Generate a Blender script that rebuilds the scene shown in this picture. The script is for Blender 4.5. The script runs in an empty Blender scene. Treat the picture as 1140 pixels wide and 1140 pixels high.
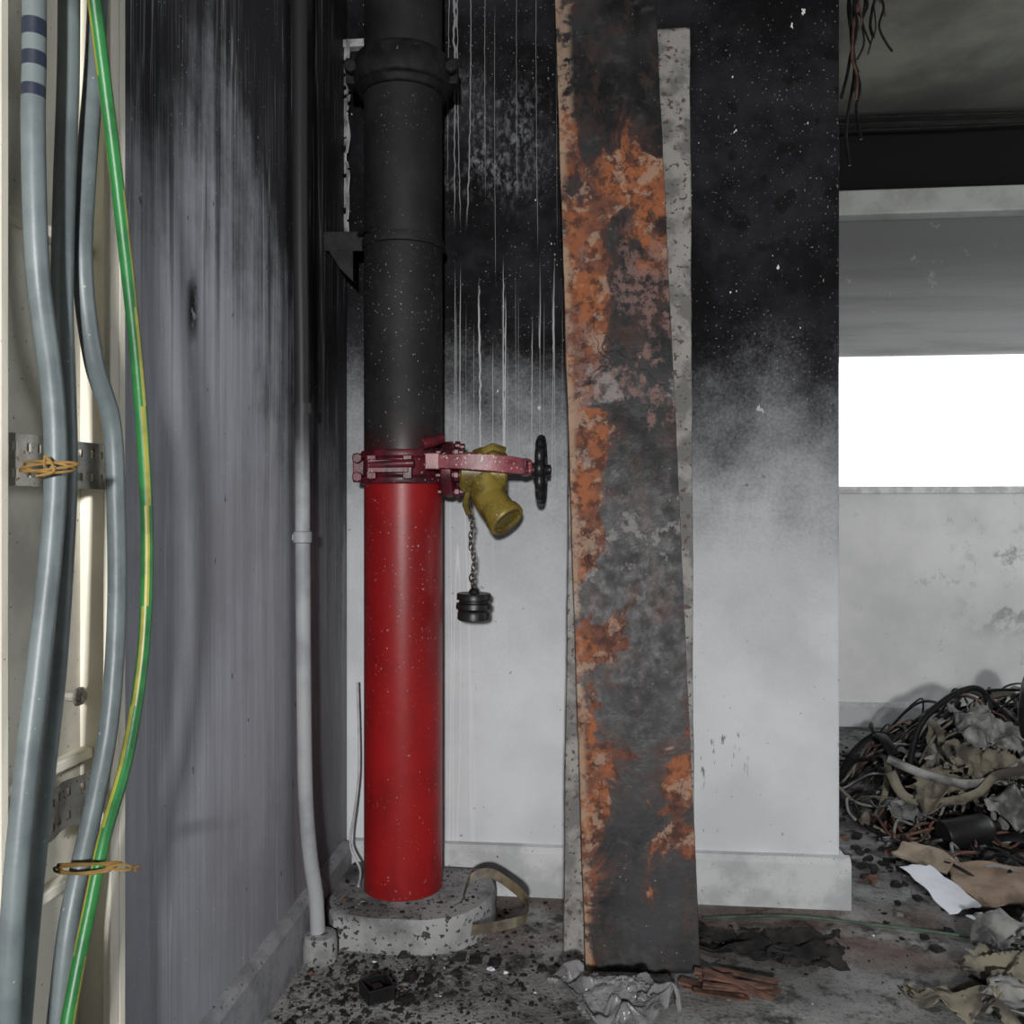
import bpy, math, random
from mathutils import Vector, Matrix, noise as mn
random.seed(7)
TH=math.atan(0.1); H=0.88
ct,st=math.cos(TH),math.sin(TH)
def P(u,v,Y): return Vector(((u-570)/1000*Y, Y, H-(v-570)/1000*Y))
def PA(u,v,a):   # point on plane parallel to left wall
    Y=-a/(ct*(570-u)/1000+st); return P(u,v,Y)
def R(a,b,z): return Vector((a*ct+b*st, -a*st+b*ct, z))

# ---------------- materials ----------------
class NT:
    def __init__(s,name,spec=.4):
        s.mat=bpy.data.materials.new(name); s.mat.use_nodes=True
        s.t=s.mat.node_tree; s.b=s.t.nodes['Principled BSDF']; s.b.inputs['Specular IOR Level'].default_value=spec
        s.tc=s.t.nodes.new('ShaderNodeTexCoord'); s.o=s.tc.outputs['Object']
        sp=s.t.nodes.new('ShaderNodeSeparateXYZ'); s.t.links.new(s.o,sp.inputs[0])
        s.x,s.y,s.z=sp.outputs
    def put(s,sock,v):
        if isinstance(v,bpy.types.NodeSocket): s.t.links.new(v,sock)
        elif isinstance(v,(tuple,list)) and len(v)==3 and sock.type=='RGBA': sock.default_value=(*v,1)
        else: sock.default_value=v
    def m(s,op,a,b=0.0,c=0.0,clamp=False):
        n=s.t.nodes.new('ShaderNodeMath'); n.operation=op; n.use_clamp=clamp
        s.put(n.inputs[0],a); s.put(n.inputs[1],b); s.put(n.inputs[2],c); return n.outputs[0]
    def vec(s,sc,loc=(0,0,0)):
        n=s.t.nodes.new('ShaderNodeMapping'); s.t.links.new(s.o,n.inputs[0])
        n.inputs['Scale'].default_value=sc; n.inputs['Location'].default_value=loc; return n.outputs[0]
    def noise(s,scale,detail=4,rough=.55,vec=None,dist=0):
        n=s.t.nodes.new('ShaderNodeTexNoise'); s.t.links.new(vec or s.o,n.inputs['Vector'])
        n.inputs['Scale'].default_value=scale; n.inputs['Detail'].default_value=detail
        n.inputs['Roughness'].default_value=rough; n.inputs['Distortion'].default_value=dist
        return n.outputs[0]
    def mr(s,v,a,b,c=0.0,d=1.0):
        n=s.t.nodes.new('ShaderNodeMapRange'); n.interpolation_type='SMOOTHSTEP'
        s.put(n.inputs[0],v)
        for i,q in zip((1,2,3,4),(a,b,c,d)): n.inputs[i].default_value=q
        return n.outputs[0]
    def mix(s,f,a,b):
        n=s.t.nodes.new('ShaderNodeMix'); n.data_type='RGBA'
        s.put(n.inputs[0],f); s.put(n.inputs[6],a); s.put(n.inputs[7],b); return n.outputs[2]
    def band(s,v,a,b,soft):
        return s.m('MULTIPLY',s.mr(v,a-soft,a+soft),s.mr(v,b-soft,b+soft,1,0))
    def mul(s,*a):
        r=a[0]
        for q in a[1:]: r=s.m('MULTIPLY',r,q)
        return r
    def bump(s,h,st_=.3,d=.01):
        n=s.t.nodes.new('ShaderNodeBump'); n.inputs['Strength'].default_value=st_; n.inputs['Distance'].default_value=d
        s.put(n.inputs['Height'],h); s.t.links.new(n.outputs[0],s.b.inputs['Normal'])
    def fin(s,col,rough=.6,metal=0.0):
        s.put(s.b.inputs['Base Color'],col); s.put(s.b.inputs['Roughness'],rough); s.put(s.b.inputs['Metallic'],metal)
        return s.mat
def simple(name,c1,c2=None,scale=20,rough=.6,metal=0,speck=None,sth=.68,bump=.15,sscale=150,lo=.4,hi=.62,spec=.4):
    n=NT(name,spec); c2=c2 or tuple(q*.7 for q in c1)
    f=n.noise(scale,6,.6); col=n.mix(n.mr(f,lo,hi),c1,c2)
    if speck:
        col=n.mix(n.mr(n.noise(sscale,2,.5),sth,sth+.03),col,speck)
    n.bump(n.noise(scale*3,4),bump,.004)
    return n.fin(col,rough,metal)

def wall_back_mat():
    n=NT('sooty_plaster_back',.08)
    N1=n.noise(2.2,6,.6); N2=n.noise(9,5,.65)
    zz=n.m('ADD',n.z,n.m('MULTIPLY',n.m('SUBTRACT',N1,.5),.60))
    zz=n.m('ADD',zz,n.m('MULTIPLY',n.m('SUBTRACT',N2,.5),.26))
    grain=n.noise(140,3,.6); zz=n.m('ADD',zz,n.m('MULTIPLY',n.m('SUBTRACT',grain,.5),.20))
    soot=n.mr(zz,.80,1.32)
    haze=n.mr(zz,.35,1.0,0,.5)
    base=n.mix(n.mr(n.noise(5,6),.35,.7),(.60,.62,.64),(.51,.53,.55))
    base=n.mix(haze,base,(.20,.205,.215))
    base=n.mix(n.m('MULTIPLY',n.mr(n.noise(60,2),.70,.74),.6),base,(.12,.12,.12))
    sc=n.mul(n.mr(n.noise(1,3,.6,vec=n.vec((90,1,18))),.60,.66),n.band(n.x,.16,.32,.03),n.band(n.z,.27,.42,.04))
    base=n.mix(n.m('MULTIPLY',sc,.8),base,(.08,.08,.08))
    top=n.mix(n.mr(n.noise(3.5,6,.7),.38,.68),(.005,.005,.006),(.022,.022,.025))
    col=n.mix(soot,base,top)
    fine=n.noise(90,3,.7,vec=n.vec((1,1,.5)))
    p1=n.mul(n.band(n.x,-.42,-.16,.08),n.band(n.z,1.62,1.86,.10),n.mr(n.noise(5,5,.7),.40,.62),n.mr(fine,.42,.64))
    col=n.mix(n.m('MULTIPLY',p1,.6),col,(.34,.35,.37))
    bl=n.mul(n.mr(n.noise(16,2,.4,vec=n.vec((1,1,1),(1,7,3))),.60,.64),n.band(n.z,1.45,1.95,.08),n.mr(n.x,.1,.2))
    col=n.mix(n.m('MULTIPLY',bl,.6),col,(.004,.004,.004))
    dens=n.mr(n.noise(4,3),.3,.7,0,.05)
    sp=n.mr(n.m('ADD',n.noise(200,1,.5),dens),.755,.775)
    col=n.mix(n.mul(sp,n.mr(n.z,.9,1.1),.6),col,(.34,.34,.34))
    chip=n.mr(n.noise(24,3,.65,vec=n.vec((1.4,1,.8),(3,0,5))),.722,.73)
    col=n.mix(n.mul(chip,n.mr(n.z,1.0,1.2)),col,(.62,.62,.58))
    dlen=n.noise(1,0,.4,vec=n.vec((38,1,.01),(7,0,0)))
    zt=n.m('ADD',n.z,n.m('MULTIPLY',dlen,.7))
    for sx,off,w,za,zb,k in((32,0,.014,1.24,1.74,.75),(50,5,.012,1.27,1.66,.5),(22,9,.008,1.9,2.5,.4)):
        dn=n.noise(1,1,.35,vec=n.vec((sx,1,.32),(off,0,off)))
        dn=n.m('ADD',dn,n.m('MULTIPLY',n.noise(30,1),.03))
        ln=n.mr(n.m('ABSOLUTE',n.m('SUBTRACT',dn,.515)),.003,w,1,0)
        dm=n.mul(ln,n.band(zt,za,zb,.05),n.band(n.x,-.43,-.10,.02))
        col=n.mix(n.m('MULTIPLY',dm,k),col,(.55,.56,.56))
    dn2=n.m('ABSOLUTE',n.m('SUBTRACT',n.noise(1,1,.4,vec=n.vec((30,1,.6),(11,0,3))),.5))
    col=n.mix(n.mul(n.mr(dn2,.004,.012,1,0),n.band(n.x,-.43,-.3,.03),n.mr(n.z,.95,1.1,1,0),.45),col,(.75,.76,.76))
    n.bump(n.noise(120,3),.12,.004)
    return n.fin(col,.8)
def wall_left_mat():
    n=NT('streaked_plaster_left',.2)
    streak=n.noise(1,4,.6,vec=n.vec((1,45,1.6)))
    N1=n.noise(2.5,6,.7)
    zz=n.m('ADD',n.z,n.m('MULTIPLY',n.m('SUBTRACT',N1,.5),1.3))
    zz=n.m('ADD',zz,n.m('MULTIPLY',n.m('SUBTRACT',streak,.5),.6))
    zz=n.m('ADD',zz,n.m('MULTIPLY',n.mr(n.y,1.3,2.0),.50))
    soot=n.mr(zz,1.08,1.68)
    base=n.mix(n.mr(streak,.3,.7),(.37,.38,.42),(.27,.278,.31))
    base=n.mix(n.mr(n.noise(3,5,.7),.4,.65,0,.4),base,(.18,.18,.20))
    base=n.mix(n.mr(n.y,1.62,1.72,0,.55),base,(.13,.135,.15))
    base=n.mix(n.mr(n.z,.1,.55,.35,0),base,(.15,.15,.165))  # dimmer lighting near the floor, painted into the wall colour
    col=n.mix(n.m('MULTIPLY',soot,.97),base,(.010,.010,.012))
    bs=n.mul(n.mr(n.noise(1,3,.5,vec=n.vec((1,30,.9),(0,5,5))),.58,.66),n.mr(n.z,.9,1.4))
    col=n.mix(n.m('MULTIPLY',bs,.6),col,(.02,.02,.022))
    ln=n.m('ABSOLUTE',n.m('SUBTRACT',n.noise(1,2,.4,vec=n.vec((1,62,1.1))),.5))
    l=n.mul(n.mr(ln,.004,.02,1,0),n.mr(n.noise(1,2,.5,vec=n.vec((1,8,1.5),(0,3,0))),.38,.6))
    col=n.mix(n.m('MULTIPLY',l,.38),col,(.50,.51,.55))
    ln=n.m('ABSOLUTE',n.m('SUBTRACT',n.noise(1,2,.4,vec=n.vec((1,110,1.3),(0,9,0))),.5))
    col=n.mix(n.mul(n.mr(ln,.004,.03,1,0),n.mr(n.noise(4,3),.42,.6),.3),col,(.46,.47,.50))
    sp=n.mr(n.noise(150,1,.5),.735,.755); col=n.mix(n.m('MULTIPLY',sp,.6),col,(.5,.5,.52))
    dk=n.mr(n.noise(45,2,.5,vec=n.vec((1,1,.6),(2,2,2))),.73,.75); col=n.mix(n.m('MULTIPLY',dk,.8),col,(.03,.03,.03))
    mk=n.mul(n.band(n.y,1.255,1.285,.012),n.band(n.z,1.14,1.225,.03),n.mr(n.noise(30,4,.6),.35,.5))
    col=n.mix(mk,col,(.012,.012,.012))
    n.bump(n.noise(60,4),.12,.004)
    return n.fin(col,.6)
def wall_far_mat():
    n=NT('far_plaster',.2)
    base=n.mix(n.mr(n.noise(2.5,6,.6),.35,.7),(.80,.80,.79),(.64,.64,.64))
    up=n.mr(n.z,1.50,1.54)
    g=n.mix(n.mr(n.z,1.52,2.0),(.38,.38,.38),(.14,.14,.14))
    g=n.mix(n.mr(n.noise(1,5,.6,vec=n.vec((1.2,1,14))),.4,.7,0,.5),g,(.13,.13,.13))
    col=n.mix(up,base,g)
    sm=n.mul(n.mr(n.noise(9,5,.7),.48,.60),n.band(n.x,1.5,3,.12),n.band(n.z,.40,.8,.08))
    col=n.mix(n.m('MULTIPLY',sm,.7),col,(.25,.25,.25))
    col=n.mix(n.mul(n.mr(n.noise(14,5,.7),.62,.68),.4),col,(.4,.4,.4))
    col=n.mix(n.mr(n.z,2.12,2.16),col,(.005,.005,.006))
    return n.fin(col,.7)
def floor_mat():
    n=NT('ash_covered_floor',.2)
    a=n.noise(3,8,.65); b=n.noise(14,8,.7); g=n.noise(120,4,.7)
    col=n.mix(n.mr(a,.35,.62),(.34,.34,.335),(.18,.18,.178))
    col=n.mix(n.mr(b,.48,.64),col,(.06,.057,.055))
    br=n.mul(n.band(n.y,1.80,2.06,.06),n.mr(n.noise(6,4),.35,.55))
    col=n.mix(n.m('MULTIPLY',br,.65),col,(.13,.07,.052))
    col=n.mix(n.mr(g,.54,.66,0,.65),col,(.04,.04,.04))
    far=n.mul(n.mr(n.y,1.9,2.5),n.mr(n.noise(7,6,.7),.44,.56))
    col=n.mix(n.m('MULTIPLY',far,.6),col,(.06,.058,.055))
    n.bump(n.m('ADD',n.m('MULTIPLY',b,1.5),g),.6,.012)
    return n.fin(col,.88)
def ceil_mat():
    n=NT('smoked_ceiling',.2)
    col=n.mix(n.mr(n.noise(2,6,.6),.35,.65),(.15,.15,.122),(.08,.08,.068))
    col=n.mix(n.mr(n.y,3.3,3.8,0,.7),col,(.025,.025,.023))
    return n.fin(col,.8)
def plate_mat():
    n=NT('burnt_rusted_steel',.20)
    N=n.noise(5.5,10,.60,dist=.7); F=n.noise(34,6,.65); G=n.noise(110,4,.7)
    char=n.mix(n.mr(n.noise(4.5,6,.6,vec=n.vec((1,1,.6),(3,1,9))),.40,.62),(.008,.008,.009),(.035,.036,.039))
    char=n.mix(n.mr(n.noise(20,5,.65,vec=n.vec((1,1,1),(1,1,4))),.52,.66,0,.5),char,(.07,.066,.064))
    brn=n.mul(n.mr(n.noise(13,7,.7,vec=n.vec((1,1,.5),(6,1,4))),.50,.60),.55)
    char=n.mix(brn,char,(.055,.034,.028))
    bias=n.m('MULTIPLY',n.mr(n.x,-.11,.0,1,0),.15)
    bias=n.m('ADD',bias,n.m('MULTIPLY',n.band(n.z,1.34,1.68,.08),.07))
    bias=n.m('ADD',bias,n.m('MULTIPLY',n.mul(n.band(n.z,.20,.42,.05),n.mr(n.x,.02,.08)),.10))
    bias=n.m('SUBTRACT',bias,n.m('MULTIPLY',n.mr(n.z,1.70,1.86),.14))
    bias=n.m('SUBTRACT',bias,n.m('MULTIPLY',n.mr(n.z,.02,.16,1,0),.12))
    bias=n.m('SUBTRACT',bias,n.m('MULTIPLY',n.mul(n.mr(n.x,-.05,.02),n.band(n.z,.45,1.15,.1)),.07))
    R_=n.m('ADD',n.m('ADD',N,bias),n.m('MULTIPLY',n.m('SUBTRACT',F,.5),.14))
    rust=n.mr(R_,.545,.585)
    halo=n.mr(R_,.49,.56)
    rc=n.mix(n.mr(n.noise(9,6,.62),.42,.60),(.26,.088,.036),(.12,.050,.035))
    rc=n.mix(n.mr(F,.47,.60,0,.8),rc,(.050,.026,.022))
    rc=n.mix(n.mul(n.mr(n.noise(18,6,.72,vec=n.vec((1,1,1),(5,5,5))),.52,.58),.7),rc,(.31,.215,.16))
    col=n.mix(n.m('MULTIPLY',halo,.65),char,(.060,.031,.027))
    col=n.mix(rust,col,rc)
    pink=n.mul(n.mr(n.noise(6,8,.65,vec=n.vec((1,1,.7),(2,8,1))),.49,.54),n.band(n.z,.95,1.48,.08),n.mr(n.noise(40,5,.7),.44,.56))
    col=n.mix(n.m('MULTIPLY',pink,.7),col,(.20,.12,.105))
    wh=n.mul(n.mr(n.noise(10,7,.7,vec=n.vec((1,1,1),(9,1,2))),.54,.60),n.band(n.z,.70,1.22,.06),n.mr(F,.45,.55))
    col=n.mix(n.m('MULTIPLY',wh,.6),col,(.26,.245,.24))
    cr=n.m('ABSOLUTE',n.m('SUBTRACT',n.noise(4,4,.6,vec=n.vec((1,1,.8),(4,4,0))),.5))
    col=n.mix(n.mul(n.mr(cr,.001,.006,1,0),n.mr(n.noise(3,2),.5,.6),.8),col,(.008,.007,.007))
    edge=n.mul(n.mr(n.x,-.103,-.090,1,0),n.mr(n.noise(25,5,.7),.42,.56))
    col=n.mix(n.m('MULTIPLY',edge,.75),col,(.33,.235,.165))
    tanp=n.mul(n.mr(n.x,-.088,-.07,1,0),n.mr(n.z,1.65,1.75),n.mr(F,.44,.54))
    col=n.mix(n.m('MULTIPLY',tanp,.75),col,(.30,.215,.16))
    col=n.mix(n.mr(n.noise(150,2),.73,.76,0,.6),col,(.35,.33,.31))
    n.bump(n.m('ADD',n.m('MULTIPLY',R_,1.4),n.m('MULTIPLY',F,.4)),.4,.005)
    return n.fin(col,n.m('ADD',n.mr(rust,0,1,0,.25),n.mr(F,.3,.7,.36,.58)),0)
def riser_mat():
    n=NT('sooted_red_paint',.32)
    w=n.m('ADD',n.z,n.m('MULTIPLY',n.m('SUBTRACT',n.noise(10,5),.5),.14))
    red=n.mix(n.mr(n.noise(5,6,.65),.35,.68),(.29,.009,.011),(.19,.007,.008))
    red=n.mix(n.mr(n.noise(1,5,.65,vec=n.vec((14,14,2.5))),.50,.68,0,.5),red,(.10,.008,.010))
    red=n.mix(n.mr(n.z,.35,.9,.0,.25),red,(.12,.006,.008))
    tr=n.mr(w,.975,1.075)
    blk=n.mix(n.mr(n.noise(8,6,.7),.35,.7),(.007,.006,.007),(.017,.016,.016))
    col=n.mix(tr,n.mix(n.mr(n.z,.965,.985),red,(.045,.008,.011)),blk)
    sp=n.mr(n.m('ADD',n.noise(180,1,.5),n.mr(n.noise(5,3),.3,.7,-.03,.03)),.728,.748)
    col=n.mix(n.mul(sp,n.mr(n.z,1.3,1.5,.7,.35)),col,(.38,.31,.31))
    n.bump(n.noise(90,3),.08,.003)
    return n.fin(col,n.mr(n.z,.98,1.1,.40,.65))
def conduit_mat():
    n=NT('sooted_grey_conduit',.25)
    w=n.m('ADD',n.z,n.m('MULTIPLY',n.m('SUBTRACT',n.noise(8,5),.5),.2))
    col=n.mix(n.mr(w,.86,1.10),n.mix(n.mr(n.noise(9,5),.4,.65),(.32,.33,.345),(.23,.235,.25)),(.020,.020,.022))
    return n.fin(col,.5)
def glossy_bag():
    n=NT('clear_dusty_plastic',.5)
    col=n.mix(n.mr(n.noise(12,5),.4,.65),(.28,.28,.29),(.15,.15,.15))
    n.b.inputs['Alpha'].default_value=.66
    n.b.inputs['Coat Weight'].default_value=.4
    n.bump(n.noise(20,3,.5,dist=1),.6,.01)
    return n.fin(col,.22)

mWB=wall_back_mat(); mWL=wall_left_mat(); mWF=wall_far_mat(); mFL=floor_mat(); mCE=ceil_mat(); mPL=plate_mat(); mRI=riser_mat(); mCO=conduit_mat(); mBAG=glossy_bag()
mBase=simple('painted_skirting',(.54,.55,.56),(.38,.39,.40),9,.6,speck=(.10,.10,.10),sth=.69,spec=.2)
mRoom=simple('room_paint',(.55,.56,.57),(.45,.46,.47),4,.7,spec=.2)
mBaseL=simple('painted_skirting_left',(.28,.285,.30),(.17,.175,.19),9,.6,speck=(.05,.05,.05),sth=.66,spec=.2)
mPlinth=simple('dusty_concrete_plinth',(.31,.31,.31),(.13,.13,.13),8,.85,speck=(.05,.05,.05),sth=.61,sscale=90,bump=.4,spec=.15)
mCream=simple('cream_enamel',(.80,.765,.65),(.70,.66,.56),6,.5,speck=(.4,.34,.26),sth=.74,spec=.25)
mCreamD=simple('cream_enamel_patchy',(.72,.69,.60),(.46,.44,.385),4,.6,speck=(.2,.18,.14),sth=.7,spec=.2)  # darker, patchier cream for the ladder back sheet
mGreyC=simple('grey_cable_sheath',(.12,.145,.150),(.085,.103,.109),14,.42,speck=(.3,.3,.3),sth=.74)
mGrn=simple('green_sheath',(.022,.16,.04),(.014,.09,.028),15,.4)
mYel=simple('yellow_sheath',(.30,.28,.05),(.18,.17,.035),15,.4)
mBand=simple('dark_blue_tape',(.012,.018,.035),None,20,.5)
mZinc=simple('zinc_strip',(.36,.345,.31),(.2,.19,.17),25,.5,.2,speck=(.18,.10,.04),sth=.64)
mTie=simple('ochre_tie',(.22,.125,.03),(.12,.07,.018),30,.6)
mClamp=simple('dark_red_paint',(.10,.010,.018),(.035,.007,.010),30,.4,speck=(.4,.28,.28),sth=.70)
mYoke=simple('lit_red_paint',(.25,.065,.078),(.14,.025,.035),24,.4,speck=(.5,.38,.38),sth=.64)  # pinkish tone paints the light on the yoke into its red
mBrass=simple('yellowed_brass',(.225,.165,.030),(.085,.062,.014),16,.42,.15,speck=(.35,.32,.22),sth=.68)
mBlk=simple('black_charred_metal',(.006,.006,.007),(.015,.015,.015),25,.6,speck=(.2,.2,.2),sth=.73,spec=.2)
mBlkP=simple('black_plastic',(.007,.007,.008),(.013,.013,.013),25,.4)
mChain=simple('dull_chain',(.12,.10,.07),(.06,.05,.04),40,.4,.6)
mStrip=simple('speckled_galvanised',(.27,.26,.245),(.14,.135,.13),14,.65,.05,speck=(.10,.07,.06),sth=.60,sscale=90,lo=.42,hi=.58,spec=.2)
mWhite=simple('white_paper',(.66,.68,.74),(.56,.57,.62),10,.7)
mCard=simple('cardboard',(.28,.20,.145),(.18,.125,.09),14,.85)
mKhaki=simple('dirty_cloth',(.20,.18,.135),(.06,.052,.045),12,.8,bump=.5)
mGreyCl=simple('grey_foil_cloth',(.26,.26,.25),(.07,.07,.07),14,.5,bump=.6)
mAsh=simple('charred_lump',(.012,.011,.011),(.03,.028,.027),22,.9,bump=1,spec=.2)
mAshG=simple('grey_ash',(.16,.16,.155),(.08,.08,.08),20,.9)
mCop=simple('scorched_copper',(.13,.06,.04),(.055,.03,.024),30,.6,.1)
mWood=simple('splintered_wood',(.15,.075,.05),(.06,.032,.024),30,.8)
mStrap=simple('bronze_strap',(.14,.11,.06),(.05,.04,.028),30,.5)
mWireG=simple('green_wire',(.05,.11,.06),(.03,.05,.035),20,.5)
mRed=simple('brick_red',(.4,.09,.04),None,20,.8)
mDark=simple('outlet_shade_black',(.006,.006,.006),None,20,.9)

# ---------------- mesh builder ----------------
class MB:
    def __init__(s): s.v=[];s.f=[];s.m=[]
    def add(s,vs,fs,mi=0):
        o=len(s.v); s.v+= [Vector(q) for q in vs]
        for i,f in enumerate(fs):
            s.f.append([o+k for k in f]); s.m.append(mi[i] if isinstance(mi,list) else mi)
    def box(s,c,sz,rot=None,mi=0):
        c=Vector(c);vs=[]
        for x in(-.5,.5):
            for y in(-.5,.5):
                for z in(-.5,.5):
                    q=Vector((x*sz[0],y*sz[1],z*sz[2]))
                    if rot: q=rot@q
                    vs.append(c+q)
        s.add(vs,[(0,1,3,2),(4,6,7,5),(0,4,5,1),(2,3,7,6),(0,2,6,4),(1,5,7,3)],mi)
    def bb(s,x0,x1,y0,y1,z0,z1,mi=0):
        s.box(((x0+x1)/2,(y0+y1)/2,(z0+z1)/2),(x1-x0,y1-y0,z1-z0),None,mi)
    def lathe(s,prof,M,n=40,mi=0,caps=True):
        vs=[]
        for r,z in prof:
            for i in range(n):
                a=2*math.pi*i/n; vs.append(M@Vector((r*math.cos(a),r*math.sin(a),z)))
        fs=[]
        for j in range(len(prof)-1):
            for i in range(n):
                k=(i+1)%n; fs.append((j*n+i,j*n+k,(j+1)*n+k,(j+1)*n+i))
        if caps: fs.append(tuple(range(n))[::-1]); fs.append(tuple((len(prof)-1)*n+i for i in range(n)))
        s.add(vs,fs,mi)
    def tube(s,pts,r,n=10,mi=0,closed=False,sq=1.0,mf=None):
        pts=[Vector(p) for p in pts]; L=len(pts)
        tan=[]
        for i in range(L):
            if closed: t=pts[(i+1)%L]-pts[i-1]
            else: t=pts[min(i+1,L-1)]-pts[max(i-1,0)]
            tan.append(t.normalized() if t.length>1e-9 else Vector((0,0,1)))
        up=Vector((0,0,1)) if abs(tan[0].z)<.9 else Vector((1,0,0))
        nn=(up-tan[0]*up.dot(tan[0])).normalized(); vs=[]
        for i in range(L):
            nn=(nn-tan[i]*nn.dot(tan[i])); nn=nn.normalized() if nn.length>1e-6 else tan[i].orthogonal().normalized()
            bn=tan[i].cross(nn); rr=r(i/(L-1)) if callable(r) else r
            for k in range(n):
                a=2*math.pi*k/n; vs.append(pts[i]+nn*rr*math.cos(a)+bn*rr*sq*math.sin(a))
        fs=[];ms=[]
        for i in range(L if closed else L-1):
            j=(i+1)%L
            for k in range(n):
                q=(k+1)%n; fs.append((i*n+k,i*n+q,j*n+q,j*n+k)); ms.append(mf(k,i) if mf else mi)
        if not closed:
            fs.append(tuple(range(n))[::-1]); fs.append(tuple((L-1)*n+k for k in range(n))); ms+=[mi,mi]
        s.add(vs,fs,ms)
    def grid(s,fn,nu,nv,mi=0,keep=None):
        vs=[fn(i/nu,j/nv) for j in range(nv+1) for i in range(nu+1)]
        fs=[]
        for j in range(nv):
            for i in range(nu):
                if keep and not keep((i+.5)/nu,(j+.5)/nv): continue
                a=j*(nu+1)+i; fs.append((a,a+1,a+nu+2,a+nu+1))
        s.add(vs,fs,mi)
    def obj(s,name,mats,smooth=40,parent=None,room=False,bevel=0,solid=0,loc=None):
        me=bpy.data.meshes.new(name)
        me.from_pydata([tuple(q) for q in s.v],[],s.f); 
        for m_ in (mats if isinstance(mats,list) else [mats]): me.materials.append(m_)
        me.polygons.foreach_set('material_index',s.m); me.update()
        if smooth:
            me.polygons.foreach_set('use_smooth',[True]*len(me.polygons)); me.set_sharp_from_angle(angle=math.radians(smooth))
        ob=bpy.data.objects.new(name,me); bpy.context.scene.collection.objects.link(ob)
        if room: ob.rotation_euler=(0,0,-TH)
        if parent: ob.parent=parent
        if solid:
            q=ob.modifiers.new('s','SOLIDIFY'); q.thickness=solid; q.offset=0
        if bevel:
            q=ob.modifiers.new('b','BEVEL'); q.width=bevel; q.segments=2; q.limit_method='ANGLE'
        return ob
def empty(name):
    e=bpy.data.objects.new(name,None); e.empty_display_size=.1; bpy.context.scene.collection.objects.link(e); return e
def spline(pts,n=10,closed=False):
    pts=[Vector(p) for p in pts]; out=[]; L=len(pts)
    rng=range(L) if closed else range(L-1)
    for i in rng:
        if closed: p0,p1,p2,p3=pts[i-1],pts[i],pts[(i+1)%L],pts[(i+2)%L]
        else: p0,p1,p2,p3=pts[max(i-1,0)],pts[i],pts[i+1],pts[min(i+2,L-1)]
        for k in range(n):
            t=k/n; out.append(.5*((2*p1)+(p2-p0)*t+(2*p0-5*p1+4*p2-p3)*t*t+(3*p1-p0-3*p2+p3)*t**3))
    if not closed: out.append(pts[-1])
    return out
def axisM(loc,d,up=None):
    return Matrix.Translation(Vector(loc))@Vector(d).to_track_quat('Z','Y').to_matrix().to_4x4()
def nz(p,s=1,o=0): return mn.noise(Vector(p)*s+Vector((o,o*1.7,o*.3)))
def fr(p,s=1,o=0,h=.8,oc=5): return mn.fractal(Vector(p)*s+Vector((o,o,o)),h,2.0,oc)

# ---------------- room ----------------
b=MB(); b.bb(-.75,3.75,-2.6,3.97,-.12,0); b.obj('floor',mFL,0,room=True)
b=MB(); b.bb(-.75,3.75,-2.6,3.97,2.45,2.6); b.obj('ceiling',mCE,0,room=True)
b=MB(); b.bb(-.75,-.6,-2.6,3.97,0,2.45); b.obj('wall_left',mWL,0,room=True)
b=MB(); b.bb(-.6,.528,2.066,2.5,0,2.45); b.obj('wall_back',mWB,0,room=True,bevel=.006)
FB=3.82
b=MB(); b.bb(-.6,3.6,FB,3.97,0,.986); b.bb(-.6,3.6,FB,3.97,1.519,2.45); b.bb(-.6,.25,FB,3.97,.986,1.519); b.bb(3.3,3.6,FB,3.97,.986,1.519)
b.obj('wall_far',mWF,0,room=True)
b=MB(); b.bb(.23,3.32,FB-.012,FB+.15,.955,.985); b.bb(.23,3.32,FB+.09,FB+.15,1.52,1.55); b.bb(.23,.25,FB-.0,FB+.15,.986,1.52); b.bb(3.3,3.32,FB,FB+.15,.986,1.52)
b.obj('window_1',simple('window_reveal',(.75,.75,.75)),0,room=True,bevel=.003)
b=MB(); b.bb(-.6,3.6,FB-.09,FB,2.075,2.175); b.obj('beam',simple('pale_beam',(.42,.43,.41),(.3,.3,.29),5,.7),0,room=True,bevel=.006)
b=MB(); b.bb(3.6,3.75,-2.6,1.9,0,2.45); b.bb(3.6,3.75,3.6,3.97,0,2.45); b.bb(3.6,3.75,1.9,3.6,0,.6); b.bb(3.6,3.75,1.9,3.6,2.3,2.45)  # unseen wall; its opening is added to bring daylight into the far room
b.obj('wall_right',mRoom,0,room=True)
b=MB(); b.bb(-.6,3.6,-2.75,-2.6,0,2.45); b.obj('wall_rear',mRoom,0,room=True)
def skirt(a0,a1,b0,side,name,mat,hh=.112,t=.02):
    m=MB(); prof=[(0,0),(t,0),(t,hh-.012),(t-.008,hh),(0,hh+.003)]
    n=80; vs=[]
    for i in range(n+1):
        s_=a0+(a1-a0)*i/n
        for d,z in prof:
            w=nz((s_*4,d*9,z*5),2)*.0015
            vs.append(side(s_,d+w*(d>0),z+w*(z>.05)))
    fs=[(i*5+k,i*5+(k+1)%5,(i+1)*5+(k+1)%5,(i+1)*5+k) for i in range(n) for k in range(5)]
    fs+= [tuple(range(5)),tuple(n*5+k for k in range(5))[::-1]]
    m.add(vs,fs); return m.obj(name,mat,30,room=True)
skirt(-.58,.548,0,lambda s,d,z:(s,2.066-d,z),'baseboard_back',mBase)
skirt(-2.6,2.046,0,lambda s,d,z:(-.6+d,s,z),'baseboard_left',mBaseL)
skirt(2.066,2.5,0,lambda s,d,z:(.528+d,s,z),'baseboard_pier',mBase)
skirt(-.6,3.6,0,lambda s,d,z:(s,FB-d,z),'baseboard_far',mBase,.095)
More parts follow.
